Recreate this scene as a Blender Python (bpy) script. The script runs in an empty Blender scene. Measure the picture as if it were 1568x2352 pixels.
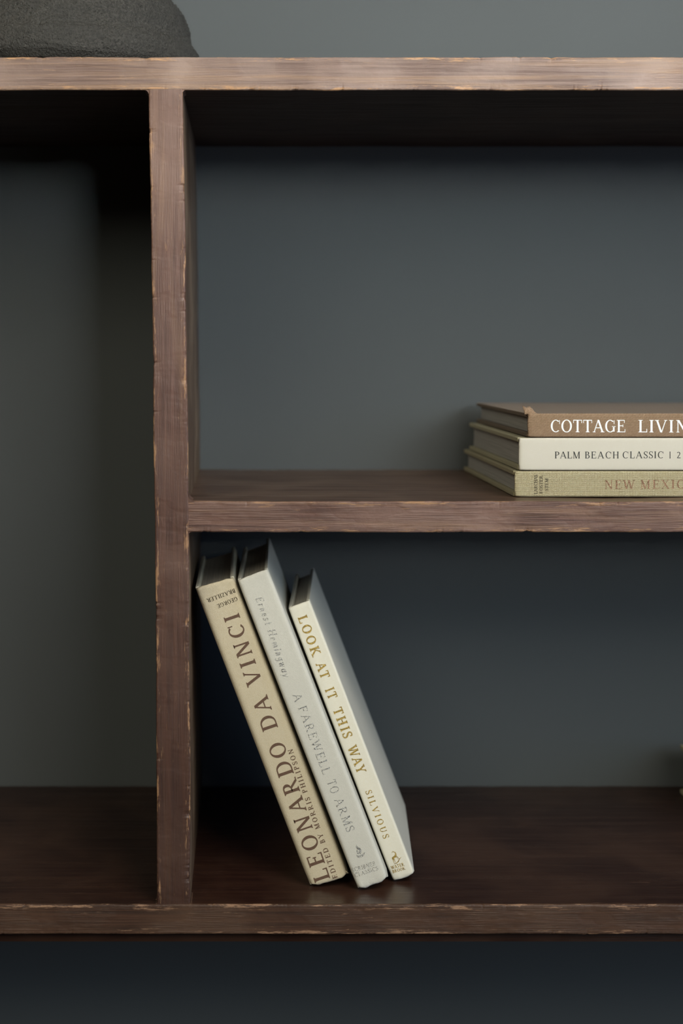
import bpy, bmesh, math, random
from mathutils import Vector, Matrix, noise

# ------------------------------------------------------------------ camera, world, lights, exposure
S0 = 0.000287            # metres per photograph pixel on the plane of the shelf fronts (y = 0)
DIST = 0.94              # lens to the shelf fronts
VX, VY = 557.0, 812.0    # where the lens axis meets the 1568 x 2352 frame
EYE = 1.45               # lens height above the floor
DEPTH = 0.256            # depth of the bookcase
WALL_Y = DEPTH + 0.003

scene = bpy.context.scene
C = scene.collection
cd = bpy.data.cameras.new('camera')
cam = bpy.data.objects.new('camera', cd); C.objects.link(cam)
cam.location = (0, -DIST, EYE); cam.rotation_euler = (math.pi/2, 0, 0)
cd.sensor_fit = 'VERTICAL'; cd.sensor_height = 36.0
cd.lens = DIST/S0/2352*36
cd.shift_x = (784-VX)/2352; cd.shift_y = -(1176-VY)/2352
cd.clip_start = 0.02
cd.dof.use_dof = True; cd.dof.focus_distance = DIST+0.018; cd.dof.aperture_fstop = 4.6
scene.camera = cam

w = bpy.data.worlds.new('room_air'); scene.world = w; w.use_nodes = True
w.node_tree.nodes['Background'].inputs[0].default_value = (0.85, 0.92, 1.0, 1)
w.node_tree.nodes['Background'].inputs[1].default_value = 0.003

def area(name, loc, target, sx, sy, power, col, spread=180):
    l = bpy.data.lights.new(name, 'AREA'); l.shape = 'RECTANGLE'; l.size = sx; l.size_y = sy
    l.energy = power; l.color = col; l.spread = math.radians(spread)
    o = bpy.data.objects.new(name, l); C.objects.link(o); o.location = loc
    o.rotation_euler = (Vector(target)-Vector(loc)).to_track_quat('-Z', 'Y').to_euler()
    return o
# daylight: large right window; added unseen fills high in front, left and low,
# an added narrow lamp brightening the upper wall, weak cool light from the far right
area('high_fill_light', (0.6, -1.0, 2.55), (0.1, 0, 1.40), 0.9, 0.5, 14.5, (1.0, 0.965, 0.90))  # added steep fill, unseen, for the shelf fronts and spines
area('upper_fill_light', (0.85, -1.45, 2.22), (0.1, 0, 1.45), 0.9, 0.6, 8.0, (1.0, 0.96, 0.84))  # unseen front fill, added to balance the shading
area('upper_wall_fill_light', (0.95, -2.7, 1.98), (0.26, 0, 1.74), 0.8, 0.5, 0.80, (0.93, 1.0, 1.0), 19)  # added narrow-spread fill, lifts only the wall around the upper shelf
area('right_window_light', (1.85, -2.3, 2.12), (0.15, 0, 1.4), 1.5, 0.95, 17, (0.68, 0.88, 1.0))
area('left_fill_light', (-0.75, -1.6, 2.3), (0, 0, 1.45), 0.9, 0.7, 11.5, (1.0, 0.95, 0.76))  # added warm fill for the left compartment
area('low_fill_light', (1.6, -2.5, 1.0), (0.1, 0, 1.3), 1.2, 1.0, 3, (0.95, 0.97, 1.0))  # unseen low fill, added to lift the lower wall
area('side_window_light', (2.9, -1.3, 1.55), (0.1, 0, 1.3), 0.8, 1.0, 13, (0.42, 0.62, 1.0))

scene.view_settings.view_transform = 'Standard'
try: scene.view_settings.look = 'None'
except Exception: pass
scene.view_settings.gamma = 1.0
scene.view_settings.use_curve_mapping = False
scene.view_settings.exposure = 0.0

# ------------------------------------------------------------------ helpers
def at(px, py, y):
    """world point on the plane y seen at photograph pixel (px, py)"""
    k = (DIST+y)/DIST*S0
    return Vector(((px-VX)*k, y, EYE+(VY-py)*k))
def zf(py): return EYE+(VY-py)*S0
def xf(px): return (px-VX)*S0

def empty(name, loc, label, cat, rot=None, group=None):
    o = bpy.data.objects.new(name, None); C.objects.link(o); o.empty_display_size = 0.03
    o.location = loc
    if rot is not None: o.rotation_euler = rot.to_euler()
    o['label'] = label; o['category'] = cat
    if group: o['group'] = group
    return o

def mesh_obj(name, verts, faces, mats, parent=None, world=False, face_mats=None, attr=None, smooth=False):
    me = bpy.data.meshes.new(name); me.from_pydata([tuple(v) for v in verts], [], faces)
    for m in (mats if isinstance(mats, (list, tuple)) else [mats]): me.materials.append(m)
    if face_mats: me.polygons.foreach_set('material_index', face_mats)
    if attr:
        a = me.attributes.new('wear', 'FLOAT', 'POINT'); a.data.foreach_set('value', attr)
    if smooth: me.polygons.foreach_set('use_smooth', [True]*len(me.polygons))
    me.update()
    bm = bmesh.new(); bm.from_mesh(me); bmesh.ops.recalc_face_normals(bm, faces=bm.faces); bm.to_mesh(me); bm.free()
    o = bpy.data.objects.new(name, me); C.objects.link(o)
    if parent:
        o.parent = parent
        if world: o.matrix_parent_inverse = Matrix.Translation(-parent.location)
    return o

# ------------------------------------------------------------------ materials
def new_mat(name):
    m = bpy.data.materials.new(name); m.use_nodes = True
    nt = m.node_tree; b = nt.nodes['Principled BSDF']
    return m, nt, b
def N(nt, t, **kw):
    n = nt.nodes.new(t)
    for k, v in kw.items():
        if hasattr(n, k): setattr(n, k, v)
    return n
def coords(nt, scale, rot=(0,0,0)):
    tc = N(nt, 'ShaderNodeTexCoord'); mp = N(nt, 'ShaderNodeMapping')
    mp.inputs['Scale'].default_value = scale; mp.inputs['Rotation'].default_value = rot
    nt.links.new(tc.outputs['Object'], mp.inputs[0]); return mp.outputs[0]
def nz(nt, vec, scale=1.0, detail=4, rough=0.55, dist=0.0):
    n = N(nt, 'ShaderNodeTexNoise'); n.inputs['Scale'].default_value = scale
    n.inputs['Detail'].default_value = detail; n.inputs['Roughness'].default_value = rough
    n.inputs['Distortion'].default_value = dist
    nt.links.new(vec, n.inputs['Vector']); return n.outputs[0]
def rng(nt, v, a, b, c=0.0, d=1.0):
    m = N(nt, 'ShaderNodeMapRange'); m.inputs[1].default_value = a; m.inputs[2].default_value = b
    m.inputs[3].default_value = c; m.inputs[4].default_value = d
    nt.links.new(v, m.inputs[0]); return m.outputs[0]
def mix(nt, f, a, b):
    m = N(nt, 'ShaderNodeMix'); m.data_type = 'RGBA'
    for i, v in ((0, f), (6, a), (7, b)):
        if isinstance(v, (int, float)): m.inputs[i].default_value = v
        elif isinstance(v, tuple): m.inputs[i].default_value = (*v, 1)
        else: nt.links.new(v, m.inputs[i])
    return m.outputs[2]
def mul(nt, a, b, op='MULTIPLY'):
    m = N(nt, 'ShaderNodeMath', operation=op)
    for i, v in ((0, a), (1, b)):
        if isinstance(v, (int, float)): m.inputs[i].default_value = v
        else: nt.links.new(v, m.inputs[i])
    return m.outputs[0]
def bump(nt, b, h, dist, strength=1.0, prev=None):
    n = N(nt, 'ShaderNodeBump'); n.inputs['Distance'].default_value = dist; n.inputs['Strength'].default_value = strength
    nt.links.new(h, n.inputs['Height'])
    if prev is not None: nt.links.new(prev, n.inputs['Normal'])
    nt.links.new(n.outputs[0], b.inputs['Normal']); return n.outputs[0]

def wood(name, axis, base, light, dark, worn, rough=0.45, marks=0.5, spec=0.5, grain=1.0, wearamt=1.0, coat=0.0, streak=0.0, shade_ramp=None):
    """stained old timber: long grain, pale scuffs, rubbed arrises (the wear attribute)"""
    m, nt, b = new_mat(name)
    s = {'x': (9, 220, 520), 'z': (420, 220, 9)}[axis]
    s2 = {'x': (40, 500, 1500), 'z': (1300, 500, 40)}[axis]
    s3 = {'x': (70, 300, 800), 'z': (650, 300, 70)}[axis]
    g = nz(nt, coords(nt, s), 1, 5, 0.6, 0.6)
    f = nz(nt, coords(nt, s2), 1, 3, 0.6)
    big = nz(nt, coords(nt, (14, 14, 14)), 1, 3, 0.5, 0.4)
    col = mix(nt, rng(nt, g, 0.36, 0.62), dark, base)
    col = mix(nt, rng(nt, big, 0.42, 0.66, 0, 0.75), col, light)
    col = mix(nt, rng(nt, f, 0.56, 0.72, 0, 0.35), col, light)
    col = mix(nt, rng(nt, f, 0.30, 0.42, 0.45, 0), col, dark)
    if streak:
        stn = nz(nt, coords(nt, {'x': (5, 60, 130), 'z': (110, 60, 5)}[axis]), 1, 4, 0.6, 0.8)
        col = mix(nt, rng(nt, stn, 0.50, 0.66, 0, streak), col, (0.40, 0.235, 0.125))
    if shade_ramp:      # light falloff painted into the colour: upright shaded darker towards its foot
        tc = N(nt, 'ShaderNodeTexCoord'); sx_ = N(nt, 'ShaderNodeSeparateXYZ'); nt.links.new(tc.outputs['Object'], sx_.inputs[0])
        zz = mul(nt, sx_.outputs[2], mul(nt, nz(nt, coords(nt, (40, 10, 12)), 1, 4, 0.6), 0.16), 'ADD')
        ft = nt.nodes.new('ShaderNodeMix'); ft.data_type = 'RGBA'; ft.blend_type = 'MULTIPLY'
        nt.links.new(rng(nt, zz, shade_ramp[0], shade_ramp[1], shade_ramp[2], 0), ft.inputs[0]); nt.links.new(col, ft.inputs[6])
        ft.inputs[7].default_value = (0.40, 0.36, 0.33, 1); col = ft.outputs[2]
    # little scratches where the finish has gone
    sc = nz(nt, coords(nt, s3), 1, 4, 0.7, 0.3)
    patch = nz(nt, coords(nt, (30, 30, 45)), 1, 2)
    scr = mul(nt, rng(nt, sc, 0.63, 0.69), rng(nt, patch, 0.42, 0.6, 0, marks))
    col = mix(nt, scr, col, worn)
    at_ = N(nt, 'ShaderNodeAttribute'); at_.attribute_name = 'wear'
    wn = nz(nt, coords(nt, {'x': (38, 260, 330), 'z': (330, 260, 38)}[axis]), 1, 5, 0.72)
    wv = mul(nt, at_.outputs['Fac'], rng(nt, wn, 0.50, 0.66, 0, wearamt))
    col = mix(nt, rng(nt, wv, 0.18, 0.5), col, worn)
    nt.links.new(col, b.inputs['Base Color'])
    r = rng(nt, g, 0.3, 0.7, rough+0.1, rough-0.06)
    nt.links.new(r, b.inputs['Roughness'])
    b.inputs['Specular IOR Level'].default_value = spec
    b.inputs['Coat Weight'].default_value = coat; b.inputs['Coat Roughness'].default_value = 0.32
    patch2 = nz(nt, coords(nt, (22, 22, 40)), 1, 3, 0.6)
    hb = mul(nt, f, rng(nt, patch2, 0.44, 0.52, 0.15, 1.0))
    p = bump(nt, b, hb, 0.0005*grain, 0.8)
    bump(nt, b, nz(nt, coords(nt, (180, 180, 180)), 1, 3), 0.0004*grain, 0.35, p)
    return m

WORN = (0.34, 0.185, 0.095)
M = {}
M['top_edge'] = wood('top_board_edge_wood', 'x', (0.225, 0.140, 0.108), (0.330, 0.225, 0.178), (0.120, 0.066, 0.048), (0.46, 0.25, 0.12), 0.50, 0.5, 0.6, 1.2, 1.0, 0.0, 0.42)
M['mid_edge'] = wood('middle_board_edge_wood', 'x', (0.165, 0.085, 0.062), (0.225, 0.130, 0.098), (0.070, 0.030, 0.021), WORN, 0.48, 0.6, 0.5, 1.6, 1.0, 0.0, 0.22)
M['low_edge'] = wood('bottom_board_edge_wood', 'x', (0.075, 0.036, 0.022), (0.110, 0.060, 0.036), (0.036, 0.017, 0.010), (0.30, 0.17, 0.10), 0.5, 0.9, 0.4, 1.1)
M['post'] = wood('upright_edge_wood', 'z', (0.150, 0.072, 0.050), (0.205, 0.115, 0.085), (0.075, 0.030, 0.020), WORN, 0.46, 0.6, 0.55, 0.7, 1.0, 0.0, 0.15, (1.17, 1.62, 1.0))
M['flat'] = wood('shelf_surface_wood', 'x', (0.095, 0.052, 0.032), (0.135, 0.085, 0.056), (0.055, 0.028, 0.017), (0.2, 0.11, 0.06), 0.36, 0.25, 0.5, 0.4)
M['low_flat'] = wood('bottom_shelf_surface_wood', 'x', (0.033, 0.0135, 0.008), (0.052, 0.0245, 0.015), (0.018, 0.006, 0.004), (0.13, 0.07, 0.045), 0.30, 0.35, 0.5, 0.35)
M['post_side'] = wood('upright_side_wood', 'z', (0.140, 0.085, 0.052), (0.235, 0.165, 0.110), (0.062, 0.034, 0.021), (0.24, 0.15, 0.09), 0.5, 0.5, 0.4, 0.8)
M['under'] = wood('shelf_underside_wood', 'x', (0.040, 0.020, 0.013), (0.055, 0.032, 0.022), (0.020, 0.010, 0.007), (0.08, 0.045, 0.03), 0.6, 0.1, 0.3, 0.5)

def wall_mat():
    m, nt, b = new_mat('wall_paint')
    n = nz(nt, coords(nt, (3, 3, 3)), 1, 3)
    col = mix(nt, rng(nt, n, 0.35, 0.65), (0.086, 0.093, 0.095), (0.092, 0.0995, 0.102))
    nt.links.new(col, b.inputs['Base Color'])
    b.inputs['Roughness'].default_value = 0.75; b.inputs['Specular IOR Level'].default_value = 0.25
    bump(nt, b, nz(nt, coords(nt, (400, 400, 400)), 1, 3), 0.0002, 0.3)
    return m
M['wall'] = wall_mat()
def plain(name, col, rough, spec=0.5, metal=0.0):
    m, nt, b = new_mat(name)
    n = nz(nt, coords(nt, (60, 60, 60)), 1, 3)
    c2 = tuple(c*0.85 for c in col)
    nt.links.new(mix(nt, rng(nt, n, 0.35, 0.65), col, c2), b.inputs['Base Color'])
    b.inputs['Roughness'].default_value = rough; b.inputs['Metallic'].default_value = metal
    b.inputs['Specular IOR Level'].default_value = spec
    return m
M['floor'] = plain('floor_wood', (0.10, 0.06, 0.04), 0.5)
M['ceiling'] = plain('ceiling_paint', (0.45, 0.45, 0.44), 0.8)

def cloth(name, col, col2, weave=2600, depth=0.00022, rough=0.85, blotch=0.6, twill=False, grid=True):
    m, nt, b = new_mat(name)
    tc = N(nt, 'ShaderNodeTexCoord')
    if grid:
        def wave(direction, sc):
            wv = N(nt, 'ShaderNodeTexWave'); wv.bands_direction = direction; wv.inputs['Scale'].default_value = sc
            wv.inputs['Distortion'].default_value = 2.5; wv.inputs['Detail'].default_value = 3
            wv.inputs['Detail Scale'].default_value = 0.6
            nt.links.new(tc.outputs['Object'], wv.inputs['Vector']); return wv.outputs['Fac']
        h = mul(nt, wave('X', weave/6.28), wave('DIAGONAL' if twill else 'Z', weave/6.28*(1.1 if not twill else 0.55)), 'ADD')
        h = mul(nt, h, nz(nt, coords(nt, (2500, 2500, 2500)), 1, 2), 'ADD')
        lo = 0.86
    else:
        h = mul(nt, nz(nt, coords(nt, (2600, 2600, 2600)), 1, 3, 0.6), nz(nt, coords(nt, (3400, 900, 700)), 1, 2), 'ADD')
        h = mul(nt, h, 1.25); lo = 0.93 if depth > 0.0001 else 0.98
    th = nz(nt, coords(nt, (300, 300, 1400)), 1, 2)
    th2 = nz(nt, coords(nt, (1400, 300, 300)), 1, 2)
    sp = mul(nt, th, th2, 'ADD')
    c = mix(nt, rng(nt, h, 0.8, 1.9), tuple(x*lo for x in col), col)
    c = mix(nt, rng(nt, sp, 0.85, 1.15, 0, 0.6 if grid else 0.3), c, col2)
    bl = nz(nt, coords(nt, (35, 35, 35)), 1, 4, 0.6)
    c = mix(nt, rng(nt, bl, 0.4, 0.7, 0, blotch*0.5), c, col2)
    nt.links.new(c, b.inputs['Base Color'])
    b.inputs['Roughness'].default_value = rough; b.inputs['Specular IOR Level'].default_value = 0.2
    b.inputs['Sheen Weight'].default_value = 0.1
    bump(nt, b, h, depth, 0.8)
    return m
M['cream_cloth'] = cloth('cream_bookcloth', (0.66, 0.565, 0.40), (0.55, 0.44, 0.27), 2600, 0.00016, grid=False)
M['cream_paper'] = cloth('cream_board_paper', (0.60, 0.56, 0.45), (0.52, 0.46, 0.34), 900, 0.00005, grid=False)
M['grey_cloth'] = cloth('pale_grey_bookcloth', (0.70, 0.665, 0.57), (0.60, 0.57, 0.49), 2200, 0.00012, 0.8, 0.3, grid=False)
M['grey_board'] = cloth('pale_grey_board_paper', (0.50, 0.48, 0.41), (0.46, 0.44, 0.37), 900, 0.00005, 0.8, 0.2, grid=False)
M['ivory'] = cloth('ivory_bookcloth', (0.80, 0.755, 0.63), (0.74, 0.67, 0.50), 900, 0.00004, 0.6, 0.25, grid=False)
M['ivory_board'] = cloth('ivory_board_paper', (0.56, 0.53, 0.45), (0.50, 0.47, 0.39), 900, 0.00004, 0.75, 0.2, grid=False)
M['palm'] = cloth('smooth_ivory_cover', (0.61, 0.565, 0.475), (0.59, 0.54, 0.43), 500, 0.00001, 0.5, 0.15, grid=False)
M['palm_board'] = cloth('olive_cream_cover_edge', (0.40, 0.36, 0.22), (0.33, 0.30, 0.18), 900, 0.00003, 0.6, 0.5, grid=False)
M['tan_cloth'] = cloth('tan_bookcloth', (0.395, 0.262, 0.165), (0.28, 0.175, 0.10), 3300, 0.0003, 0.85, 0.3, True)
M['tan_board'] = cloth('tan_board_cloth', (0.19, 0.130, 0.082), (0.15, 0.10, 0.062), 3000, 0.0002, 0.8, 0.3, True)
M['straw_cloth'] = cloth('straw_linen_bookcloth', (0.57, 0.50, 0.315), (0.43, 0.345, 0.19), 3000, 0.00025, 0.85, 0.5)
M['straw_board'] = cloth('straw_board_cloth', (0.42, 0.37, 0.22), (0.33, 0.28, 0.155), 2600, 0.0002, 0.8, 0.6)

def pages(name, col):
    m, nt, b = new_mat(name)
    st = nz(nt, coords(nt, (2600, 12, 12)), 1, 2, 0.6)
    st2 = nz(nt, coords(nt, (500, 6, 6)), 1, 2, 0.6)
    c = mix(nt, rng(nt, st, 0.35, 0.65), tuple(x*0.72 for x in col), col)
    c = mix(nt, rng(nt, st2, 0.4, 0.7, 0, 0.4), c, tuple(x*0.62 for x in col))
    nt.links.new(c, b.inputs['Base Color']); b.inputs['Roughness'].default_value = 0.85
    b.inputs['Specular IOR Level'].default_value = 0.2
    bump(nt, b, st, 0.0003, 0.7)
    return m
M['pages'] = pages('page_edges', (0.74, 0.68, 0.58))
M['pages_grey'] = pages('grey_page_edges', (0.50, 0.485, 0.455))

def ink(name, col, col2=None, rough=0.6, metal=0.0, speck=0.5):
    m, nt, b = new_mat(name)
    n = nz(nt, coords(nt, (1900, 1900, 1900)), 1, 2, 0.6)
    c = mix(nt, rng(nt, n, 0.42, 0.62, 0, speck), col, col2 or tuple(min(1, x*1.7) for x in col))
    nt.links.new(c, b.inputs['Base Color']); b.inputs['Roughness'].default_value = rough
    b.inputs['Metallic'].default_value = metal
    if metal: bump(nt, b, nz(nt, coords(nt, (1100, 1100, 1100)), 1, 3, 0.7), 0.0009, 0.9)
    return m
M['brown_ink'] = ink('brown_print', (0.115, 0.060, 0.034), (0.19, 0.11, 0.07))
M['dark_ink'] = ink('dark_print', (0.055, 0.038, 0.018), (0.10, 0.07, 0.035))
M['black_ink'] = ink('black_print', (0.022, 0.022, 0.018))
M['white_ink'] = ink('white_print', (0.88, 0.88, 0.88), (0.95, 0.95, 0.95), 0.5)
M['gold'] = ink('gold_foil', (0.62, 0.44, 0.13), (0.40, 0.25, 0.08), 0.34, 1.0, 0.8)
M['silver'] = ink('silver_foil', (0.66, 0.64, 0.58), (0.34, 0.32, 0.28), 0.36, 1.0, 0.9)
M['copper'] = ink('copper_foil', (0.50, 0.29, 0.19), (0.20, 0.115, 0.07), 0.36, 1.0, 0.9)

def stone_mat():
    m, nt, b = new_mat('dark_pitted_stone')
    a = nz(nt, coords(nt, (620, 620, 620)), 1, 4, 0.75)
    g = nz(nt, coords(nt, (38, 38, 38)), 1, 4, 0.6)
    c = mix(nt, rng(nt, a, 0.40, 0.62), (0.022, 0.020, 0.016), (0.070, 0.064, 0.054))
    c = mix(nt, rng(nt, g, 0.42, 0.66, 0, 0.5), c, (0.034, 0.032, 0.027))
    sp = nz(nt, coords(nt, (1300, 1300, 1300)), 1, 2)
    c = mix(nt, rng(nt, sp, 0.68, 0.74, 0, 0.8), c, (0.24, 0.23, 0.21))
    nt.links.new(c, b.inputs['Base Color'])
    nt.links.new(rng(nt, a, 0.3, 0.7, 0.60, 0.38), b.inputs['Roughness'])
    tc = N(nt, 'ShaderNodeTexCoord'); p = None
    v = N(nt, 'ShaderNodeTexVoronoi'); v.inputs['Scale'].default_value = 620
    nt.links.new(tc.outputs['Object'], v.inputs['Vector'])
    p = bump(nt, b, rng(nt, v.outputs['Distance'], 0.0, 0.5), 0.0010, 0.5)
    bump(nt, b, a, 0.0014, 0.9, p)
    return m
M['stone'] = stone_mat()

# ------------------------------------------------------------------ room
def box(name, x0, x1, y0, y1, z0, z1, m, parent=None, **kw):
    v = [(x, y, z) for x in (x0, x1) for y in (y0, y1) for z in (z0, z1)]
    f = [(0,1,3,2), (4,6,7,5), (0,4,5,1), (2,3,7,6), (0,2,6,4), (1,5,7,3)]
    return mesh_obj(name, v, f, m, parent, **kw)
for nm, a in (('wall_back', (-2.6, 3.0, WALL_Y, WALL_Y+0.1, 0, 2.7, M['wall'])),
              ('floor', (-2.6, 3.0, -3.9, WALL_Y+0.1, -0.05, 0, M['floor'])),
              ('ceiling', (-2.6, 3.0, -3.9, WALL_Y+0.1, 2.7, 2.75, M['ceiling']))):
    o = box(nm, *a); o['kind'] = 'structure'

# ------------------------------------------------------------------ bookcase
Z_TOP0, Z_TOP1 = zf(207), zf(131)
Z_MID0, Z_MID1 = zf(1223), zf(1152)
Z_LOW0, Z_LOW1 = zf(2145), zf(2077)
X_DIV_L, X_DIV_R = (341, 360), (421, 437)       # top and bottom px of the divider's edges
X_L, X_R = -0.62, 1.05
LEGH = 0.0
case = empty('bookcase', (xf(390), DEPTH/2, 0), 'old reddish-brown open wooden bookcase with worn edges, standing against the grey wall', 'bookcase')

rnd = random.Random(4)
def stations(a, b, v0, v1, fine=0.0013, coarse=0.02):
    out = []; p = a
    while p < b:
        out.append(p); p += fine if v0-0.01 < p < v1+0.01 else coarse
    out.append(b); return out

def plank(name, axis, a, b, c0, c1, y0, y1, mats, seed, chip=1.0, parent=case, vis=None):
    """loft of a rounded rectangle along x or z, chipped and rubbed on its two front arrises.
    mats = (front, low side, high side, back)"""
    vis = vis or ((-0.17, 0.30) if axis == 'x' else (Z_LOW0, Z_TOP1))
    st = stations(a, b, *vis)
    r = 0.0011
    def c0f(s): return c0(s) if callable(c0) else c0
    def c1f(s): return c1(s) if callable(c1) else c1
    # section: (side 0..1 along thickness, offset in metres from that side, y offset, wear, material)
    sec = []
    ys = [y1-y0, 0.12, 0.04, 0.014, 0.007, 0.004, 0.0022]
    for y in ys: sec.append((0, 0, y, math.exp(-y/0.0030) if y < 0.05 else 0, 1))
    for k in range(4):
        t = math.pi/2*k/3; sec.append((0, r*(1-math.cos(t)), r*(1-math.sin(t)), 1.0, 0))
    for f in (0.0012, 0.0024, 0.0045): sec.append((0, r+f, 0, math.exp(-f/0.0022), 0))
    for q in (0.35, 0.5, 0.65): sec.append((q, 0, 0, 0, 0))
    for f in (0.0045, 0.0024, 0.0012): sec.append((1, -r-f, 0, math.exp(-f/0.0022), 0))
    for k in range(4):
        t = math.pi/2*(3-k)/3; sec.append((1, -r*(1-math.cos(t)), r*(1-math.sin(t)), 1.0, 2))
    for y in reversed(ys): sec.append((1, 0, y, math.exp(-y/0.0030) if y < 0.05 else 0, 2))
    n = len(sec); V = []; W = []; F = []; FM = []
    for s in st:
        lo, hi = c0f(s), c1f(s)
        for (sd, off, yo, wr, mt) in sec:
            c = lo+(hi-lo)*sd+off
            edge = wr > 0.25
            e = 0; 
            if edge:
                side = 0 if sd == 0 else 1
                q = noise.noise(Vector((s*130, seed*7.3+side*3.1, 0)))+0.5*noise.noise(Vector((s*420, seed*3.7+side*5, 2)))
                e = max(0, q-0.42)*0.0016*chip*wr
                e += 0.00012*noise.noise(Vector((s*900, seed, c*900)))*wr
            wob = 0.0005*noise.noise(Vector((s*14, seed*2.0+sd*4, 0)))+0.00025*noise.noise(Vector((s*60, seed*2.0+sd*4, 5)))
            cc = c+wob+(e if sd == 0 else -e)
            yy = y0+yo+e*0.8+(0.00035*noise.noise(Vector((s*25, c*60, seed))) if yo < 0.01 else 0)
            V.append((s, yy, cc) if axis == 'x' else (cc, yy, s)); W.append(wr)
    for i in range(len(st)-1):
        for j in range(n):
            k = (j+1) % n
            F.append((i*n+j, i*n+k, (i+1)*n+k, (i+1)*n+j))
            m_ = sec[j][4] if j < n-1 else 3
            if j < len(ys)-1: m_ = 1
            elif j >= n-len(ys): m_ = 2 if j < n-1 else 3
            else: m_ = 0
            FM.append(m_)
    F.append(tuple(range(n))); FM.append(3)
    F.append(tuple(reversed([(len(st)-1)*n+j for j in range(n)]))); FM.append(3)
    return mesh_obj(name, V, F, [M[x] for x in mats], parent, True, FM, W, smooth=False)

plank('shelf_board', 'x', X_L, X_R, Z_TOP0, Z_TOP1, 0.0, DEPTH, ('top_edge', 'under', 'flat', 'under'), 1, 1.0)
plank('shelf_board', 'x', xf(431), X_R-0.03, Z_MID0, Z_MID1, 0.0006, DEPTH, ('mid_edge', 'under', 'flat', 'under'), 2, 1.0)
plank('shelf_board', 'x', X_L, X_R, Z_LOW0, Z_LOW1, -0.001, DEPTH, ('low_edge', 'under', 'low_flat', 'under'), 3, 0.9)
# narrower moulding under the bottom board
box('lower_rail', X_L+0.002, X_R-0.002, 0.006, 0.030, zf(2171), Z_LOW0+0.0005, M['low_flat'], case, world=True)

def lin(z, a, b):      # divider edges lean a little, px at y=230 and y=2070
    py = VY-(z-EYE)/S0; t = (py-230)/1840.0
    bow = 4.0*t*(1-t)*4.0
    return xf(a+(b-a)*t+bow)
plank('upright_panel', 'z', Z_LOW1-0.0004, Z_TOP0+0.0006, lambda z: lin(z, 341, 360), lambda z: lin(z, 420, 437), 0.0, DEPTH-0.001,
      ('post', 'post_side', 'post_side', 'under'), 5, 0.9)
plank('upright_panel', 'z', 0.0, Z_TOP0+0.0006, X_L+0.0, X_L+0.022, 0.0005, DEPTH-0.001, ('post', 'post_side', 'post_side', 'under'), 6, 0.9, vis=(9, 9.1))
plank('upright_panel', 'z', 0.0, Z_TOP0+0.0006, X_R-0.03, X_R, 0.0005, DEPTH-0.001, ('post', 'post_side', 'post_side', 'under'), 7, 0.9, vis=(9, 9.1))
plank('shelf_board', 'x', X_L+0.02, X_R-0.03, 0.32, 0.342, 0.0006, DEPTH, ('mid_edge', 'under', 'flat', 'under'), 8, 1.0, vis=(9, 9.1))

def fillet(x, z, sx, sz, r, depth, m):
    """concave bead of old varnish filling an inner corner; (sx, sz) points into the opening"""
    V = []; F = []; n = 7
    pts = [(x-sx*0.001, z-sz*0.001)]
    for k in range(n):
        t = math.pi/2*k/(n-1)
        pts.append((x+sx*r*(1-math.sin(t)), z+sz*r*(1-math.cos(t))))
    m_ = len(pts)
    for y in (0.0004, depth*0.4, depth):
        for p in pts: V.append((p[0], y, p[1]))
    for i in range(2):
        for j in range(m_):
            k = (j+1) % m_; F.append((i*m_+j, i*m_+k, (i+1)*m_+k, (i+1)*m_+j))
    F.append(tuple(range(m_))); F.append(tuple(range(3*m_-1, 2*m_-1, -1)))
    mesh_obj('corner_bead', V, F, m, case, True, smooth=False)
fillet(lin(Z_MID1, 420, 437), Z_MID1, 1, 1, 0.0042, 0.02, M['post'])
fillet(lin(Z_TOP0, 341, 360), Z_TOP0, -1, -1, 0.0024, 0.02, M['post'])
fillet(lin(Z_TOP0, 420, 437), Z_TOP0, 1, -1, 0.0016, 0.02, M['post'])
fillet(lin(Z_LOW1, 420, 437), Z_LOW1, 1, 1, 0.0014, 0.02, M['low_edge'])
fillet(lin(Z_LOW1, 341, 360), Z_LOW1, -1, 1, 0.0012, 0.02, M['low_edge'])
fillet(lin(Z_MID0, 420, 437), Z_MID0, 1, -1, 0.0014, 0.02, M['post'])

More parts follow.
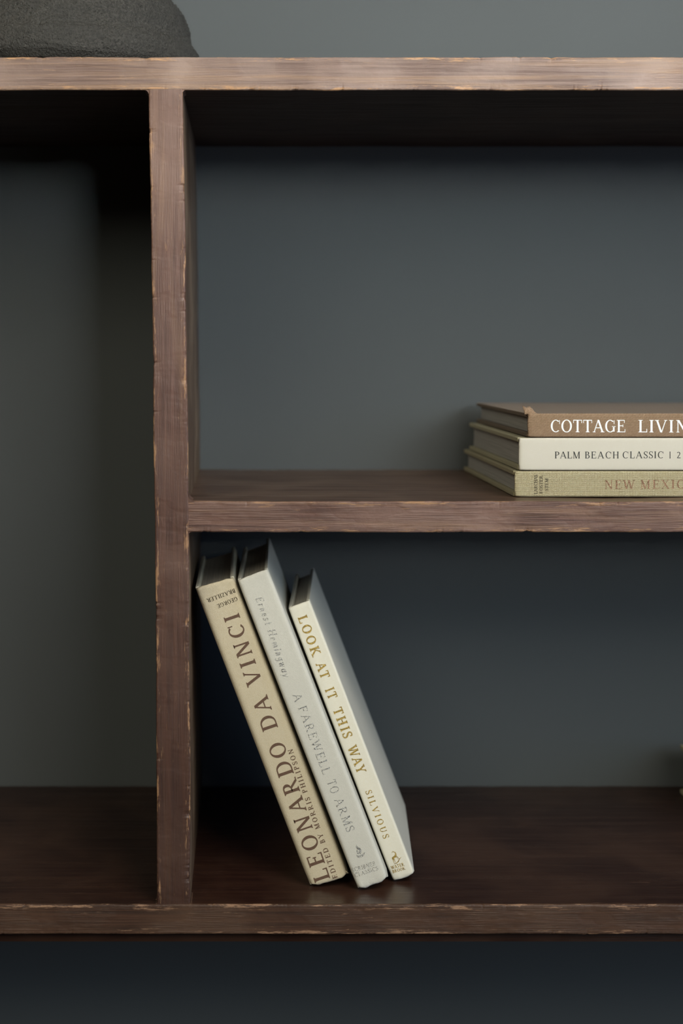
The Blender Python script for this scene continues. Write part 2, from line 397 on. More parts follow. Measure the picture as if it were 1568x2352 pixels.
# ------------------------------------------------------------------ lettering: a small drawn alphabet
class Font:
    def __init__(s, T=0.15, t=0.055, sr=0.085, st=0.045): s.T, s.t, s.sr, s.st = T, t, sr, st
    def L(s, x0, y0, x1, y1, w): s.p.append([(x0-w/2, y0), (x0+w/2, y0), (x1+w/2, y1), (x1-w/2, y1)])
    def H(s, x0, x1, y, w=None):
        w = w or s.t; s.p.append([(x0, y-w/2), (x1, y-w/2), (x1, y+w/2), (x0, y+w/2)])
    def V(s, x, y0=0, y1=1, w=None): s.L(x, y0, x, y1, w or s.T)
    def F(s, x, y, w=None, sides=(1, 1)):
        if s.sr <= 0: return
        w = w or s.T; a = x-w/2-s.sr*sides[0]; b = x+w/2+s.sr*sides[1]; d = s.st*(1 if y < 0.5 else -1)
        s.p.append([(a, y), (b, y), (b, y+d), (a, y+d)])
        k = s.sr*0.55
        if sides[0]: s.p.append([(x-w/2-k, y+d), (x-w/2+0.01, y+d), (x-w/2+0.01, y+d*2.3)])
        if sides[1]: s.p.append([(x+w/2-0.01, y+d), (x+w/2+k, y+d), (x+w/2-0.01, y+d*2.3)])
    def R(s, cx, cy, rx, ry, a0, a1, T=None, t=None, n=None):
        T = T or s.T; t = t or s.t; n = n or max(6, int(abs(a1-a0)/15))
        for i in range(n):
            q = []
            for a in (a0+(a1-a0)*i/n, a0+(a1-a0)*(i+1)/n):
                c, d = math.cos(math.radians(a)), math.sin(math.radians(a)); q.append((c, d))
            o = [(cx+rx*c, cy+ry*d) for c, d in q]; k = [(cx+(rx-T)*c, cy+(ry-t)*d) for c, d in q]
            s.p.append([o[0], o[1], k[1], k[0]])
    def P(s, pts, ws):
        q = []
        for i, (x, y) in enumerate(pts):
            a = pts[max(0, i-1)]; b = pts[min(len(pts)-1, i+1)]
            dx, dy = b[0]-a[0], b[1]-a[1]; l = math.hypot(dx, dy) or 1
            q.append(((x-dy/l*ws[i]/2, y+dx/l*ws[i]/2), (x+dy/l*ws[i]/2, y-dx/l*ws[i]/2)))
        for i in range(len(q)-1): s.p.append([q[i][0], q[i][1], q[i+1][1], q[i+1][0]])
    def tick(s, x, y0, y1): 
        s.p.append([(x-s.t*0.7, y0), (x+s.t*0.1, y0), (x+s.t*0.1, y1), (x-s.t*0.7, y1)])
    def S_(s, w=0.52, h=1.0):
        T, t = s.T, s.t; pts = []; ws = []
        raw = [(.90,.80),(.80,.92),(.50,.975),(.22,.90),(.12,.76),(.22,.62),(.50,.51),(.78,.39),(.90,.24),(.78,.09),(.48,.025),(.20,.08),(.08,.22)]
        wr = [.9,.9,1,1.6,2.0,2.4,2.7,2.4,2.0,1.6,1,.9,.9]
        # catmull subdivision
        for i in range(len(raw)-1):
            p0, p1, p2, p3 = raw[max(0, i-1)], raw[i], raw[i+1], raw[min(len(raw)-1, i+2)]
            for u in (0, 0.5):
                f = lambda k: 0.5*((2*p1[k])+(-p0[k]+p2[k])*u+(2*p0[k]-5*p1[k]+4*p2[k]-p3[k])*u*u+(-p0[k]+3*p1[k]-3*p2[k]+p3[k])*u**3)
                pts.append((f(0)*w, f(1)*h)); q = wr[i]+(wr[i+1]-wr[i])*u
                ws.append(t+(T-t)*(q-0.9)/1.8)
        pts.append((raw[-1][0]*w, raw[-1][1]*h)); ws.append(t); s.P(pts, ws)
        if s.sr > 0:
            s.tick(w*0.93, h*0.70, h*0.99); s.tick(w*0.10, h*0.01, h*0.30)
        return w
    def glyph(s, ch):
        s.p = []; T, t = s.T, s.t; e = s.sr+0.02; x = e+T/2; w = 0.5
        if ch == 'A':
            s.L(.08, 0, .40, 1, t*1.1); s.L(.74, 0, .405, 1, T); s.H(.18, .62, .36); s.F(.08, 0, t); s.F(.74, 0, T); w = .86
        elif ch == 'B':
            s.V(x); s.F(x, 0, sides=(1, 0)); s.F(x, 1, sides=(1, 0)); s.H(x, x+.18, 1-t/2); s.H(x, x+.18, .53); s.H(x, x+.2, t/2)
            s.R(x+.18, .765, .23, .235, -90, 90); s.R(x+.2, .275, .28, .275, -90, 90); w = x+.50
        elif ch in 'CG':
            s.R(.42, .5, .40, .51, 48, 312); s.tick(.74, .66, .97)
            if ch == 'C': s.tick(.72, .05, .22) if s.sr <= 0 else None; w = .78
            else: s.V(.70, .06, .42, T*.9); s.F(.70, .44, T*.9); w = .86
        elif ch == 'D':
            s.V(x); s.F(x, 0, sides=(1, 0)); s.F(x, 1, sides=(1, 0)); s.H(x, x+.26, 1-t/2); s.H(x, x+.26, t/2)
            s.R(x+.24, .5, .42, .5, -90, 90); w = x+.69
        elif ch in 'EF':
            s.V(x); s.F(x, 0, sides=(1, 0 if ch == 'E' else 1)); s.F(x, 1, sides=(1, 0)); s.H(x, x+.44, 1-t/2); s.H(x, x+.33, .53)
            s.tick(x+.45, .76, 1); s.tick(x+.34, .42, .64)
            if ch == 'E': s.H(x, x+.48, t/2); s.tick(x+.50, 0, .25)
            w = x+.53
        elif ch == 'H':
            s.V(x); s.V(x+.52); s.H(x, x+.52, .52)
            for q in (x, x+.52): s.F(q, 0); s.F(q, 1)
            w = 2*x+.52
        elif ch == 'I': s.V(x); s.F(x, 0); s.F(x, 1); w = 2*x
        elif ch == 'K':
            s.V(x); s.F(x, 0); s.F(x, 1); s.L(x+.04, .40, x+.46, 1, t*1.2); s.L(x+.58, 0, x+.14, .58, T); s.F(x+.46, 1, t); s.F(x+.58, 0); w = x+.68
        elif ch == 'L':
            s.V(x); s.F(x, 0, sides=(1, 0)); s.F(x, 1); s.H(x, x+.44, t/2); s.tick(x+.47, 0, .28); w = x+.49
        elif ch == 'M':
            s.V(x, w=t*1.1); s.V(x+.68); s.L(x+.33, 0, x+.02, 1, T); s.L(x+.33, 0, x+.66, 1, t*1.1)
            s.F(x, 0, t); s.F(x+.68, 0); s.F(x, 1, T*.6, (1, 0)); s.F(x+.68, 1, T, (0, 1)); w = 2*x+.68
        elif ch == 'N':
            s.V(x, w=t*1.2); s.V(x+.56, w=t*1.2); s.L(x+.54, 0, x+.03, 1, T); s.F(x, 0, t); s.F(x, 1, T*.6, (1, 0)); s.F(x+.56, 1, t); w = 2*x+.56
        elif ch == 'O': s.R(.43, .5, .42, .52, 0, 360); w = .87
        elif ch in 'PR':
            s.V(x); s.F(x, 0); s.F(x, 1, sides=(1, 0)); s.H(x, x+.2, 1-t/2); s.H(x, x+.2, .47); s.R(x+.19, .735, .27, .265, -90, 90); w = x+.48
            if ch == 'R': s.L(x+.56, 0, x+.17, .50, T); s.F(x+.56, 0, T, (0, 1)); w = x+.66
        elif ch == 'S': w = s.S_()
        elif ch == 'T':
            s.V(.36); s.F(.36, 0); s.H(.03, .69, 1-t/2); s.tick(.06, .74, 1); s.tick(.70, .74, 1); w = .73
        elif ch == 'U':
            s.V(x, .3, 1); s.V(x+.5, .3, 1, t*1.2); s.F(x, 1); s.F(x+.5, 1, t); s.R(x+.25-T*.2, .32, .25+T*.3, .33, 180, 360, T*.8); w = 2*x+.5
        elif ch == 'V': s.L(.40, 0, .09, 1, T); s.L(.42, 0, .72, 1, t*1.1); s.F(.09, 1); s.F(.72, 1, t); w = .82
        elif ch == 'W':
            s.L(.32, 0, .09, 1, T); s.L(.34, 0, .56, 1, t*1.1); s.L(.80, 0, .55, 1, T); s.L(.82, 0, 1.06, 1, t*1.1)
            s.F(.09, 1); s.F(.55, 1, T*.8); s.F(1.06, 1, t); w = 1.16
        elif ch == 'X': s.L(.66, 0, .11, 1, T); s.L(.09, 0, .64, 1, t*1.1); s.F(.66, 0); s.F(.11, 1); s.F(.09, 0, t); s.F(.64, 1, t); w = .76
        elif ch == 'Y': s.L(.38, .42, .09, 1, T); s.L(.40, .42, .68, 1, t*1.1); s.V(.39, 0, .46); s.F(.09, 1); s.F(.68, 1, t); s.F(.39, 0); w = .78
        elif ch == 'Z': s.H(.06, .60, 1-t/2); s.H(.04, .62, t/2); s.L(.11, 0, .54, 1, T); s.tick(.07, .76, 1); s.tick(.63, 0, .25); w = .66
        elif ch == '|': s.V(.1, -.05, 1.0, T*.9); w = .2
        elif ch == '2':
            s.R(.25, .72, .23, .27, -20, 160, T*.9); s.L(.08, .05, .42, .62, T*.8); s.H(.04, .52, .05, .10); w = .54
        elif ch == '0': s.R(.27, .5, .26, .51, 0, 360, T*.85); w = .55
        elif ch == 'r': s.V(.12, 0, .6, T); s.R(.26, .40, .15, .19, 30, 140); s.H(.04, .14, .58); w = .42
        elif ch in 'nm':
            s.V(.12, 0, .6, T); s.R(.25, .36, .16, .22, 0, 150); s.V(.38, 0, .38, T); w = .50
            if ch == 'm': s.R(.51, .36, .16, .22, 0, 150); s.V(.64, 0, .38, T); w = .76
        elif ch == 'e': s.R(.24, .29, .21, .30, 0, 320); s.H(.08, .44, .32); w = .50
        elif ch == 's': s.S_(.36, .6); w = .42
        elif ch == 't': s.V(.16, .1, .85, T); s.H(.04, .32, .58); s.R(.27, .12, .13, .13, 180, 300); w = .38
        elif ch == 'i': s.V(.12, 0, .58, T); s.H(.06, .12, .56); s.p.append([(.07, .76), (.17, .76), (.17, .88), (.07, .88)]); w = .25
        elif ch == 'g': s.R(.24, .34, .2, .25, 0, 360); s.V(.42, -.15, .6, T); s.R(.24, -.14, .21, .18, 190, 360); w = .52
        elif ch == 'w': s.L(.2, 0, .08, .58, T); s.L(.22, 0, .32, .58, t); s.L(.46, 0, .34, .58, T); s.L(.48, 0, .60, .58, t); w = .68
        elif ch == 'a': s.R(.24, .29, .2, .30, 0, 360); s.V(.42, 0, .58, T); w = .52
        elif ch == 'y': s.L(.24, 0, .08, .58, T); s.L(.10, -.3, .44, .58, t*1.3); w = .48
        elif ch == ' ': w = .30
        return s.p, w

TRAJAN = Font(0.165, 0.078, 0.070, 0.052)
SMALL = Font(0.17, 0.075, 0.06, 0.05)
SLAB = Font(0.19, 0.105, 0.075, 0.075)
FINE = Font(0.115, 0.055, 0.06, 0.035)
SANS = Font(0.11, 0.075, 0.0, 0.0)
OLD = Font(0.145, 0.055, 0.085, 0.04)

def layout(font, text, track=0.12):
    out = []; x = 0; gaps = 0
    for i, ch in enumerate(text):
        p, wd = font.glyph(ch); out.append((x, [list(q) for q in p], i)); x += wd+track
    return out, x-track, len(text)-1

def local_px(book, px, py):
    """photograph pixel -> (x, z) on the spine plane of a book"""
    mi = book['_inv']; o = mi @ cam.location; d = (mi @ at(px, py, 0.02))-o
    t = -o.y/d.y; p = o+d*t
    return Vector((p.x, p.z))

def letter_mesh(name, polys, m, book, y=-0.00022):
    V = []; F = []
    for i, q in enumerate(polys):
        # pieces sit a hair's breadth apart so they never coincide
        k = len(V); yy = y-(i % 7)*2.0e-6
        V += [(a, yy, b) for a, b in q]; F.append(tuple(range(k, k+len(q))))
    o = mesh_obj(name, V, F, m, book['spine'])
    o['label'] = m.name.replace('_', ' ')+(' emblem' if 'emblem' in name else ' lettering')+' on the spine'
    return o

def write(book, font, text, A, B, cap, m, track=0.10, shear=0.0, name='title_lettering', shade_ramp=None):
    a = local_px(book, *A); b = local_px(book, *B); d = b-a; L = d.length; d.normalize(); n = Vector((-d.y, d.x))
    # screen-right is local +x and screen-up is local +z for upright books; for flat books the frame is turned, so flip
    if book['_flat']: n = -n
    if book['_flat']: n = Vector((-d.y, d.x))
    c = cap*S0*(DIST+book['_depth'])/DIST
    gl, W, g = layout(font, text, track)
    sx = L/(W*c); extra = 0
    if sx > 1.12 and g: extra = (L/c-W*1.12)/g; sx = 1.12
    polys = []
    for x, ps, i in gl:
        for q in ps:
            r = []
            for (u, v) in q:
                U = ((x+u+shear*v)*sx+extra*i)*c; P = a+d*U+n*(v*c); r.append((P.x, P.y))
            polys.append(r)
    return letter_mesh(name, polys, m, book)

# ------------------------------------------------------------------ books
def book(name, O, lean, yaw, T, Hh, D, mats, label, depth, group=None, tb=0.0026, crumple=0.0, inset=0.003, seed=1, dip=0.0, flat=False, rs=0.0018, splay=0.0, cock=0.0, head=0.3):
    """local frame: x across the spine, y from spine to fore-edge, z along the spine"""
    rot = Matrix.Rotation(-yaw, 4, 'Z') @ Matrix.Rotation(-lean, 4, 'Y')
    e = empty(name, O, label, 'book', rot, group)
    e['_tmp'] = 0
    info = {'_inv': (Matrix.Translation(O) @ rot).inverted(), '_depth': depth, '_flat': flat}
    spine_m, board_m, page_m = mats
    # --- spine: a wrapped strip with rounded shoulders, going back into the hinges
    prof = []
    hinge = 0.009
    for k in range(4): prof.append((0.0006, hinge-(hinge-rs)*k/4.0))
    for k in range(5):
        t = math.pi/2*k/4; prof.append((rs*(1-math.cos(t)), rs*(1-math.sin(t))))
    nf = 12
    for k in range(1, nf): prof.append((rs+(T-2*rs)*k/nf, -0.00012*math.sin(math.pi*k/nf)))
    for k in range(5):
        t = math.pi/2*(4-k)/4; prof.append((T-rs*(1-math.cos(t)), rs*(1-math.sin(t))))
    for k in range(1, 5): prof.append((T-0.0006, rs+(hinge-rs)*k/4.0))
    # inner return
    th = 0.0012
    inner = [(min(max(x, th+0.0006), T-th-0.0006), max(y, 0)+th if th < x < T-th else y) for (x, y) in reversed(prof)]
    loop = prof+inner; n = len(loop)
    zs = [0, 0.0006, 0.0014, 0.0025, 0.004, 0.006, 0.009]+[0.012+(Hh-0.024)*i/60 for i in range(61)]+[Hh-q for q in (0.009, 0.006, 0.004, 0.0025, 0.0014, 0.0006, 0)]
    V = []; F = []
    for z in zs:
        zn = min(z, Hh-z)
        for i, (x, y) in enumerate(loop):
            f = math.exp(-zn/0.004); xx, yy, zz = x, y, z
            q = noise.noise(Vector((x*160, seed*9.1+(0 if z < Hh/2 else 5), 0)))
            q2 = noise.noise(Vector((x*700, seed*3.3, z*300)))
            if crumple:
                sgn = -1 if z < Hh/2 else 1; cr = crumple*(1 if sgn < 0 else head)
                yy += (0.0009*q2+0.0006*q)*cr*f
                zz += sgn*(-0.0008*abs(q)+0.0005*q2)*cr*f
                # knocked corners pull in
                cx = min(x, T-x)
                if cx < 0.005: zz -= sgn*0.0016*cr*(1-cx/0.005)*math.exp(-zn/0.002); xx += (0.0009 if x < T/2 else -0.0009)*cr*f*(1-cx/0.005)
            # caps round back over the head and tail
            yy += 0.0010*math.exp(-zn/0.0008)
            V.append((xx, yy, zz))
    for i in range(len(zs)-1):
        for j in range(n):
            k = (j+1) % n; F.append((i*n+j, i*n+k, (i+1)*n+k, (i+1)*n+j))
    m_ = len(prof)
    for base in (0, (len(zs)-1)*n):
        for j in range(m_-1): F.append((base+j, base+j+1, base+n-2-j, base+n-1-j))
    info['spine'] = mesh_obj('spine', V, F, spine_m, e, smooth=True)
    # --- boards
    def board(side):
        bm = bmesh.new(); nx, ny = 1, 14
        x0, x1 = (0.0, tb) if side == 0 else (T-tb, T)
        y0, y1 = 0.0052, D
        vs = {}
        for i in range(2):
            for j in range(ny+1):
                for k in range(2):
                    y = y0+(y1-y0)*j/ny; f = j/ny
                    off = dip*math.sin(math.pi*min(1, f*1.35))*(1-f*0.5)+(splay*f*f if side == 0 else -splay*f*f)
                    vs[i, j, k] = bm.verts.new(((x1 if i else x0)+off, y, Hh if k else 0))
        for j in range(ny):
            bm.faces.new([vs[0, j, 0], vs[0, j+1, 0], vs[0, j+1, 1], vs[0, j, 1]])
            bm.faces.new([vs[1, j, 0], vs[1, j, 1], vs[1, j+1, 1], vs[1, j+1, 0]])
            bm.faces.new([vs[0, j, 0], vs[1, j, 0], vs[1, j+1, 0], vs[0, j+1, 0]])
            bm.faces.new([vs[0, j, 1], vs[0, j+1, 1], vs[1, j+1, 1], vs[1, j, 1]])
        for j in (0, ny): bm.faces.new([vs[0, j, 0], vs[0, j, 1], vs[1, j, 1], vs[1, j, 0]])
        bmesh.ops.recalc_face_normals(bm, faces=bm.faces)
        ed = [x for x in bm.edges if x.calc_face_angle(0) > 1.0]
        bmesh.ops.bevel(bm, geom=ed, offset=0.0007, segments=2, affect='EDGES', profile=0.6)
        me = bpy.data.meshes.new('cover_board'); bm.to_mesh(me); bm.free(); me.materials.append(board_m)
        o = bpy.data.objects.new('cover_board', me); C.objects.link(o); o.parent = e
    board(0); board(1)
    # --- page block: rounded at the spine, hollowed at the fore-edge
    a, b_ = tb+0.0003, T-tb-0.0003; V = []; F = []; nx = 16; ny = 10
    sec = []
    for i in range(nx+1):
        x = a+(b_-a)*i/nx; sec.append((x, 0.0028+0.002*(abs(i/nx-0.5)*2)**3))
    for j in range(1, ny):
        f = j/ny; sec.append((b_+dip*math.sin(math.pi*min(1, f*1.35))*(1-f*0.5)-splay*f*f, 0.0045+(D-inset-0.0045)*f))
    for i in range(nx+1):
        x = b_-(b_-a)*i/nx; s = (i/nx-0.5)*2; sec.append((x, D-inset-0.0025*(1-s*s)))
    for j in range(1, ny):
        f = 1-j/ny; sec.append((a+dip*math.sin(math.pi*min(1, f*1.35))*(1-f*0.5)+splay*f*f, 0.0045+(D-inset-0.0045)*f))
    n = len(sec)
    for z in (inset, Hh-inset):
        V += [(x, y, z) for x, y in sec]
    for j in range(n):
        k = (j+1) % n; F.append((j, k, n+k, n+j))
    F.append(tuple(range(n))); F.append(tuple(range(n, 2*n)))
    mesh_obj('page_block', V, F, page_m, e)
    # head and tail bands
    for z in (inset, Hh-inset):
        V = []; F = []
        sg = -1 if z < Hh/2 else 1
        for i in range(nx+1):
            x = a+(b_-a)*i/nx
            for (dy, dz) in ((0.0016, -0.0004), (0.0016, 0.0008), (0.0032, 0.0008), (0.0032, -0.0004)):
                V.append((x, dy+0.0006, z+dz*sg))
        for i in range(nx):
            for q in range(4): F.append((i*4+q, i*4+(q+1) % 4, (i+1)*4+(q+1) % 4, (i+1)*4+q))
        F.append((0, 1, 2, 3)); F.append(tuple(nx*4+q for q in range(4)))
        mesh_obj('headband' if sg > 0 else 'tailband', V, F, board_m, e)
    if cock:      # the whole book is pushed a little out of square
        for o in C.objects:
            if o.parent == e and o.type == 'MESH':
                for v in o.data.vertices: v.co.z -= cock*v.co.x
    del e['_tmp']
    BI[e.name] = info
    return e
BI = {}
class B:      # small wrapper: lets write() use the book's frame while parenting to its empty
    def __init__(s, e): s.e = e; s.i = BI[e.name]
    def __getitem__(s, k): return s.i[k]
_mesh_obj = mesh_obj
def mesh_obj(name, verts, faces, mats, parent=None, *a, **k):
    if isinstance(parent, B): parent = parent.e
    return _mesh_obj(name, verts, faces, mats, parent, *a, **k)

# ---- the three leaning books
LG = 'pale hardbacks leaning in the lower compartment'
yD, yH, yS = 0.0283, 0.0222, 0.0387
def foot(px, y):
    p = at(px, 2040, y); p.z = Z_LOW1+0.0002; return p
dv = book('hardback_book', foot(713, yD), math.radians(21.1), 0, 0.0272, 0.2180, 0.153, (M['cream_cloth'], M['cream_paper'], M['pages']),
          'thick cream cloth book with large brown title, leftmost of the three leaning books', yD, LG, crumple=1.0, seed=2, rs=0.0035, cock=0.082, head=0.55)
hm = book('hardback_book', foot(823, yH), math.radians(21.35), math.radians(1.5), 0.0221, 0.2248, 0.162, (M['grey_cloth'], M['grey_board'], M['pages']),
          'pale grey cloth book with silver foil title, tallest and middle of the three leaning books', yH, LG, crumple=1.1, seed=5, rs=0.0024)
sv = book('hardback_book', foot(903, yS), math.radians(21.1), math.radians(4.0), 0.0158, 0.2006, 0.148, (M['ivory'], M['ivory_board'], M['pages']),
          'thin ivory book with gold foil title, rightmost of the three leaning books', yS, LG, crumple=0.5, seed=8, rs=0.0016)

b = B(dv)
write(b, TRAJAN, 'LEONARDO DA VINCI', (758.5, 2017), (547.5, 1406), 36.5, M['brown_ink'], 0.04)
write(b, SMALL, 'EDITED BY MORRIS PHILIPSON', (775.5, 2015), (671, 1719), 11.3, M['brown_ink'], 0.20, name='editor_lettering')
write(b, SMALL, 'GEORGE', (543, 1370), (497.5, 1388.5), 9.3, M['dark_ink'], 0.10, name='publisher_lettering')
write(b, SMALL, 'BRAZILLER', (538, 1351.5), (474, 1375.5), 9.3, M['dark_ink'], 0.10, name='publisher_lettering')
b = B(hm)
write(b, FINE, 'Ernest', (586, 1373.5), (609.5, 1436), 17.5, M['silver'], 0.22, shear=0.18, name='author_lettering')
write(b, FINE, 'Hemingway', (614, 1447), (651.5, 1556), 17.5, M['silver'], 0.16, shear=0.18, name='author_lettering')
write(b, FINE, 'A', (671.5, 1596.5), (677.5, 1614), 20, M['silver'])
write(b, FINE, 'FAREWELL', (684, 1626), (742, 1780), 20, M['silver'], 0.2)
write(b, FINE, 'TO', (750.5, 1795), (761, 1824), 20, M['silver'], 0.2)
write(b, FINE, 'ARMS', (766.8, 1837), (796.5, 1912), 20, M['silver'], 0.2)
TINY = Font(0.10, 0.06, 0.05, 0.04)
write(b, TINY, 'SCRIBNER', (809.8, 2003), (864, 1986.5), 9.5, M['silver'], 0.2, name='publisher_lettering')
write(b, TINY, 'CLASSICS', (816.3, 2014.5), (869, 1998), 9.5, M['silver'], 0.2, name='publisher_lettering')
b = B(sv)
write(b, SLAB, 'LOOK', (683, 1418), (717.5, 1509), 22, M['gold'], 0.22)
write(b, SLAB, 'AT', (724.5, 1526), (738, 1561), 22, M['gold'], 0.14)
write(b, SLAB, 'IT', (745.5, 1584.5), (755.5, 1608), 22, M['gold'], 0.22)
write(b, SLAB, 'THIS', (763.5, 1630), (789.5, 1697), 22, M['gold'], 0.22)
write(b, SLAB, 'WAY', (797.5, 1717.5), (821, 1778), 22, M['gold'], 0.14)
write(b, SMALL, 'SILVIOUS', (838.5, 1818), (880.5, 1927), 14.5, M['gold'], 0.35, name='author_lettering')
write(b, SLAB, 'WATER', (899.3, 1996.8), (928.5, 1988), 7.6, M['gold'], 0.08, name='publisher_lettering')
write(b, SLAB, 'BROOK', (902, 2005.5), (931, 1997), 7.0, M['gold'], 0.08, name='publisher_lettering')

def emblem(bk, cpx, scale_px, angle, strokes, m, name='printed_emblem'):
    c = local_px(bk, *cpx); k = scale_px*S0*(DIST+bk['_depth'])/DIST
    ca, sa = math.cos(angle), math.sin(angle); f = Font(); f.p = []
    for pts, ws in strokes: f.P(pts, ws)
    polys = [[(c.x+k*(u*ca-v*sa), c.y+k*(u*sa+v*ca)) for u, v in q] for q in f.p]
    letter_mesh(name, polys, m, bk)
# reading lamp emblem: a pointed flame over a shallow boat-shaped lamp
lamp = [([(.02, 1.0), (-.10, .80), (-.02, .58), (.14, .38), (.16, .14), (.04, -.06)], [.03, .12, .16, .18, .16, .05]),
        ([(-.04, .86), (.12, .66), (.26, .46), (.30, .20), (.20, .0)], [.03, .05, .06, .06, .03]),
        ([(-.08, .52), (-.20, .30), (-.20, .08), (-.06, -.16)], [.04, .10, .12, .06]),
        ([(-.02, .2), (.02, .0), (.10, -.16)], [.06, .10, .05]),
        ([(-.40, -.10), (-.36, -.30), (-.14, -.44), (.14, -.44), (.40, -.32), (.60, -.12)], [.05, .12, .14, .12, .10, .03]),
        ([(-.36, -.16), (-.1, -.30), (.2, -.30), (.46, -.16)], [.04, .05, .05, .03])]
emblem(B(hm), (825.5, 1959), 20, 0.0, lamp, M['silver'])
deer = [([(-.42, .16), (-.20, .20), (.04, .24), (.22, .34)], [.22, .30, .30, .22]),
        ([(.16, .30), (.30, .52), (.30, .74), (.16, .90), (-.02, .96)], [.24, .16, .11, .08, .03]),
        ([(-.02, .96), (-.14, .84)], [.05, .03]), ([(.14, .92), (.08, 1.06)], [.04, .02]),
        ([(-.40, .14), (-.36, -.10), (-.46, -.34), (-.42, -.56)], [.18, .10, .06, .04]),
        ([(-.28, .10), (-.18, -.12), (-.28, -.34), (-.20, -.56)], [.12, .07, .05, .04]),
        ([(.20, .22), (.34, .02), (.36, -.22), (.44, -.34)], [.10, .06, .04, .04]),
        ([(.12, .16), (.26, -.08), (.22, -.30)], [.07, .04, .03]),
        ([(-.56, -.60), (-.20, -.66), (.14, -.54), (.46, -.30), (.78, -.18)], [.03, .10, .13, .08, .02])]
emblem(B(sv), (908, 1971), 17, math.radians(6), deer, M['gold'])

# frayed threads and chips of cloth at the foot of the cream book, loose corner on the grey one
def sliver(parent, pts, w0, m, name):
    V = []; F = []
    for i, p in enumerate(pts):
        q = w0*(1-i/(len(pts)-0.5)); V += [(p[0]-q, p[1], p[2]), (p[0], p[1]-q*0.8, p[2]), (p[0]+q, p[1], p[2]), (p[0], p[1]+q*0.8, p[2])]
    for i in range(len(pts)-1):
        for k in range(4): F.append((i*4+k, i*4+(k+1) % 4, (i+1)*4+(k+1) % 4, (i+1)*4+k))
    F.append((0, 1, 2, 3)); F.append(tuple(len(V)-4+k for k in range(4)))
    _mesh_obj(name, V, F, m, parent)
for (x, dx, ln, w0) in ((0.0262, 0.0018, 0.0012, 0.0005), (0.0150, 0.0005, 0.0014, 0.00035), (0.0035, 0.0012, -0.0001, 0.0004), (0.0068, 0.0009, 0.0009, 0.0003)):
    sliver(dv, [(x, 0.0012, 0.0016), (x+dx*0.4, 0.0007, 0.0016-ln*0.9), (x+dx, 0.0004, 0.0012-ln*1.2)], w0, M['cream_cloth'], 'frayed_thread')

# ---- the flat stack on the middle shelf
SG = 'hardbacks stacked flat on the middle shelf'
yN = 0.0256
kN = S0*(DIST+yN)/DIST
nm_T, pb_T, ct_T = 59.5*kN, 74.5*kN, 54.5*kN
z0 = Z_MID1+0.0004
def flatbook(px, z, T, L, D, *a, **k):
    x = (px-VX)*kN
    return book('hardback_book', Vector((x, yN, z+T)), math.radians(-90), 0, T, L, D, *a, flat=True, **k)
nmx = flatbook(1181.5, z0, nm_T, 0.292, 0.222, (M['straw_cloth'], M['straw_board'], M['pages_grey']),
               'straw linen book with copper foil title, bottom of the flat stack', yN, SG, crumple=0.4, seed=12, rs=0.0014, tb=0.003)
plm = flatbook(1191.5, z0+nm_T+0.0005, pb_T, 0.285, 0.212, (M['palm'], M['palm_board'], M['pages_grey']),
               'smooth ivory book with thin black title, middle of the flat stack', yN, SG, crumple=0.25, seed=14, rs=0.0012, tb=0.003)
ctg = flatbook(1212, z0+nm_T+pb_T+0.0010, ct_T, 0.275, 0.212, (M['tan_cloth'], M['tan_board'], M['pages_grey']),
               'tan cloth book with white title and torn corner, top of the flat stack', yN, SG, crumple=0.3, seed=17, rs=0.0012, tb=0.0028)
b = B(nmx)
write(b, OLD, 'NEW', (1387, 1123.3), (1457.5, 1122.8), 20.3, M['copper'], 0.06)
write(b, OLD, 'MEXICO', (1469.5, 1122.8), (1596, 1122), 20.3, M['copper'], 0.06)
write(b, SMALL, 'LARCHAS', (1233.6, 1134.5), (1233.6, 1090.5), 7.6, M['dark_ink'], 0.05, name='author_lettering')
write(b, SMALL, 'FOSTER', (1245.8, 1133.5), (1245.8, 1092), 7.6, M['dark_ink'], 0.05, name='author_lettering')
write(b, SMALL, 'STEM', (1258.5, 1127), (1258.5, 1099), 7.6, M['dark_ink'], 0.05, name='author_lettering')
b = B(plm)
BLK = Font(0.135, 0.062, 0.07, 0.03)
write(b, BLK, 'PALM', (1273, 1053), (1332, 1053), 15.8, M['black_ink'], 0.05)
write(b, BLK, 'BEACH', (1342.3, 1053), (1421, 1053), 15.8, M['black_ink'], 0.05)
write(b, BLK, 'CLASSIC', (1429, 1052.7), (1523.5, 1052.5), 15.8, M['black_ink'], 0.05)
write(b, BLK, '|', (1536.5, 1052.5), (1539.5, 1052.5), 15.5, M['black_ink'], 0.05)
write(b, BLK, '20', (1553.5, 1052.3), (1577, 1052.3), 14.8, M['black_ink'], 0.08)
b = B(ctg)
WHT = Font(0.15, 0.065, 0.085, 0.04)
write(b, WHT, 'COTTAGE', (1263.5, 992.6), (1436, 993), 28.5, M['white_ink'], 0.06)
write(b, WHT, 'LIVING', (1464.5, 993), (1611, 993.6), 28.5, M['white_ink'], 0.10)
# torn flap of cloth standing up at the corner of the tan book (a curled triangle)
def flap(parent):
    V = []; F = []; n = 8; m_ = 4
    for i in range(n+1):
        f = i/n; z = 0.0105*f-0.0016          # along the spine
        h = 0.0098*(1-f)**0.8*(0.80+0.2*math.sin(3+f*9)) if i < n else 0.0001
        h *= min(1, 0.75+f*3)
        for j in range(m_+1):
            g = j/m_; V.append((0.0008-h*g*0.97, 0.0026+0.0042*g*g+0.0005*math.sin(f*12+g*3), z-0.0008*g))
    for i in range(n):
        for j in range(m_):
            a = i*(m_+1)+j; F.append((a, a+1, a+m_+2, a+m_+1))
    o = _mesh_obj('torn_flap', V, F, M['tan_cloth'], parent, smooth=True)
    sm = o.modifiers.new('thick', 'SOLIDIFY'); sm.thickness = 0.0006
flap(ctg)

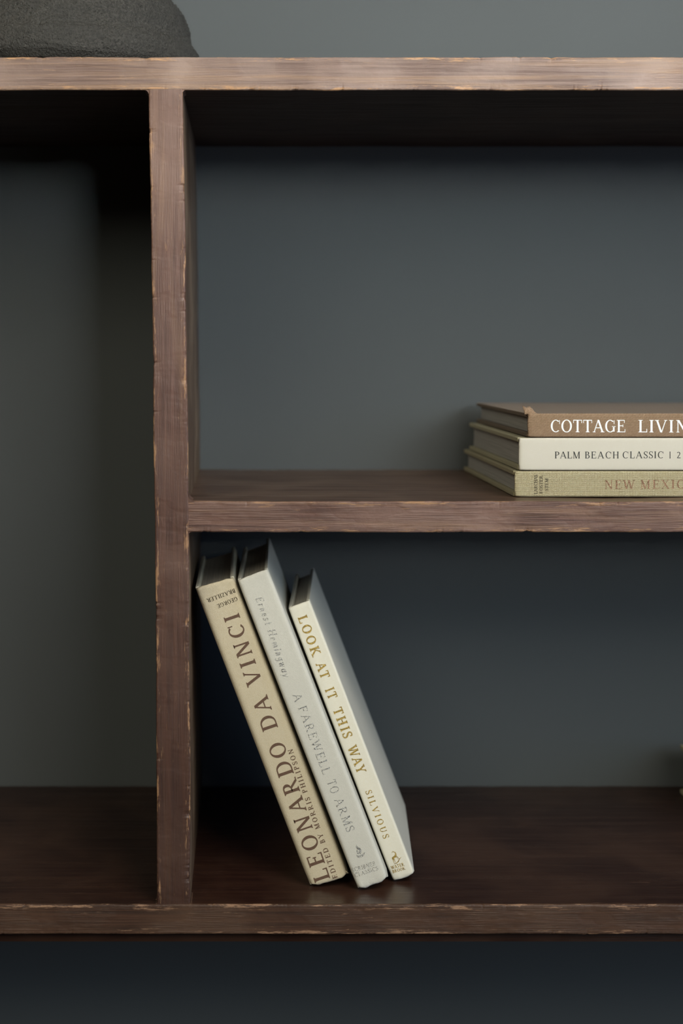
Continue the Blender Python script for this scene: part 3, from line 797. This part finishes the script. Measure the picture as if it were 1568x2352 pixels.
# ---- book at the right on the bottom shelf (only its back-left cover corners show)
yR = 0.030
kR = S0*(DIST+yR)/DIST
thick = book('hardback_book', Vector((0.3608, yR, Z_LOW1+0.0004+0.040)), math.radians(-90), 0, 0.040, 0.23, 0.207,
             (M['straw_cloth'], M['straw_board'], M['pages']), 'thick cream book lying flat at the right of the bottom shelf, mostly out of view', yR,
             tb=0.0034, seed=20, inset=0.005, flat=True)


# ------------------------------------------------------------------ dark stone on the top board
def stone():
    cx = (143-VX)*S0*(DIST+0.11)/DIST; cy = 0.110; zb = Z_TOP1+0.0006
    e = bpy.data.objects
    prof = [(0.0, 0.0), (0.080, 0.0), (0.093, 0.0004), (0.0965, 0.0020), (0.0985, 0.0045), (0.1005, 0.0070), (0.1018, 0.010), (0.1020, 0.014),
            (0.1005, 0.022), (0.0968, 0.027), (0.0948, 0.032), (0.0942, 0.038), (0.0925, 0.045), (0.0900, 0.0505), (0.0860, 0.0565),
            (0.0775, 0.0625), (0.066, 0.0665), (0.050, 0.0700), (0.032, 0.0725), (0.012, 0.0740), (0.0, 0.0742)]
    prof = [(a/0.1, b_) for a, b_ in prof]
    # resample finely
    pr = []
    for i in range(len(prof)-1):
        n = 6 if i > 1 else 4
        for k in range(n):
            t = k/n; a, b_ = prof[i], prof[i+1]; pr.append((a[0]+(b_[0]-a[0])*t, a[1]+(b_[1]-a[1])*t))
    V = []; F = []; ns = 220; R = 0.1
    for i, (r, h) in enumerate(pr):
        for j in range(ns):
            a = 2*math.pi*j/ns; c, s = math.cos(a), math.sin(a)
            p = Vector((c*r, s*r, h*8))
            lump = 1+0.018*noise.noise(p*1.6+Vector((3, 1, 0)))+0.007*noise.noise(p*4.5)
            fine = 0.0009*noise.noise(Vector((c*r*40, s*r*40, h*420)))+0.0006*noise.noise(Vector((c*r*95, s*r*95, h*1000)))
            # the skirt at the foot rises and falls
            sk = 0.0012*math.sin(a*7+1.0)+0.0008*math.sin(a*12+2.4)
            hh = h+(sk*math.exp(-((h-0.012)/0.008)**2))
            rr = R*r*lump+fine*(1 if h > 0.001 else 0)
            V.append((c*rr, s*rr, max(0, hh+(fine if h > 0.001 else 0)) if h > 0 else 0.0))
    m_ = len(pr)
    for i in range(m_-1):
        for j in range(ns):
            k = (j+1) % ns; F.append((i*ns+j, i*ns+k, (i+1)*ns+k, (i+1)*ns+j))
    F.append(tuple(range(ns))); F.append(tuple((m_-1)*ns+j for j in range(ns)))
    o = _mesh_obj('stone_ornament', V, F, M['stone'], smooth=True)
    o.location = (cx, cy, zb)
    o['label'] = 'dark grey pitted rounded stone sitting on the top board at the left'; o['category'] = 'stone'
stone()
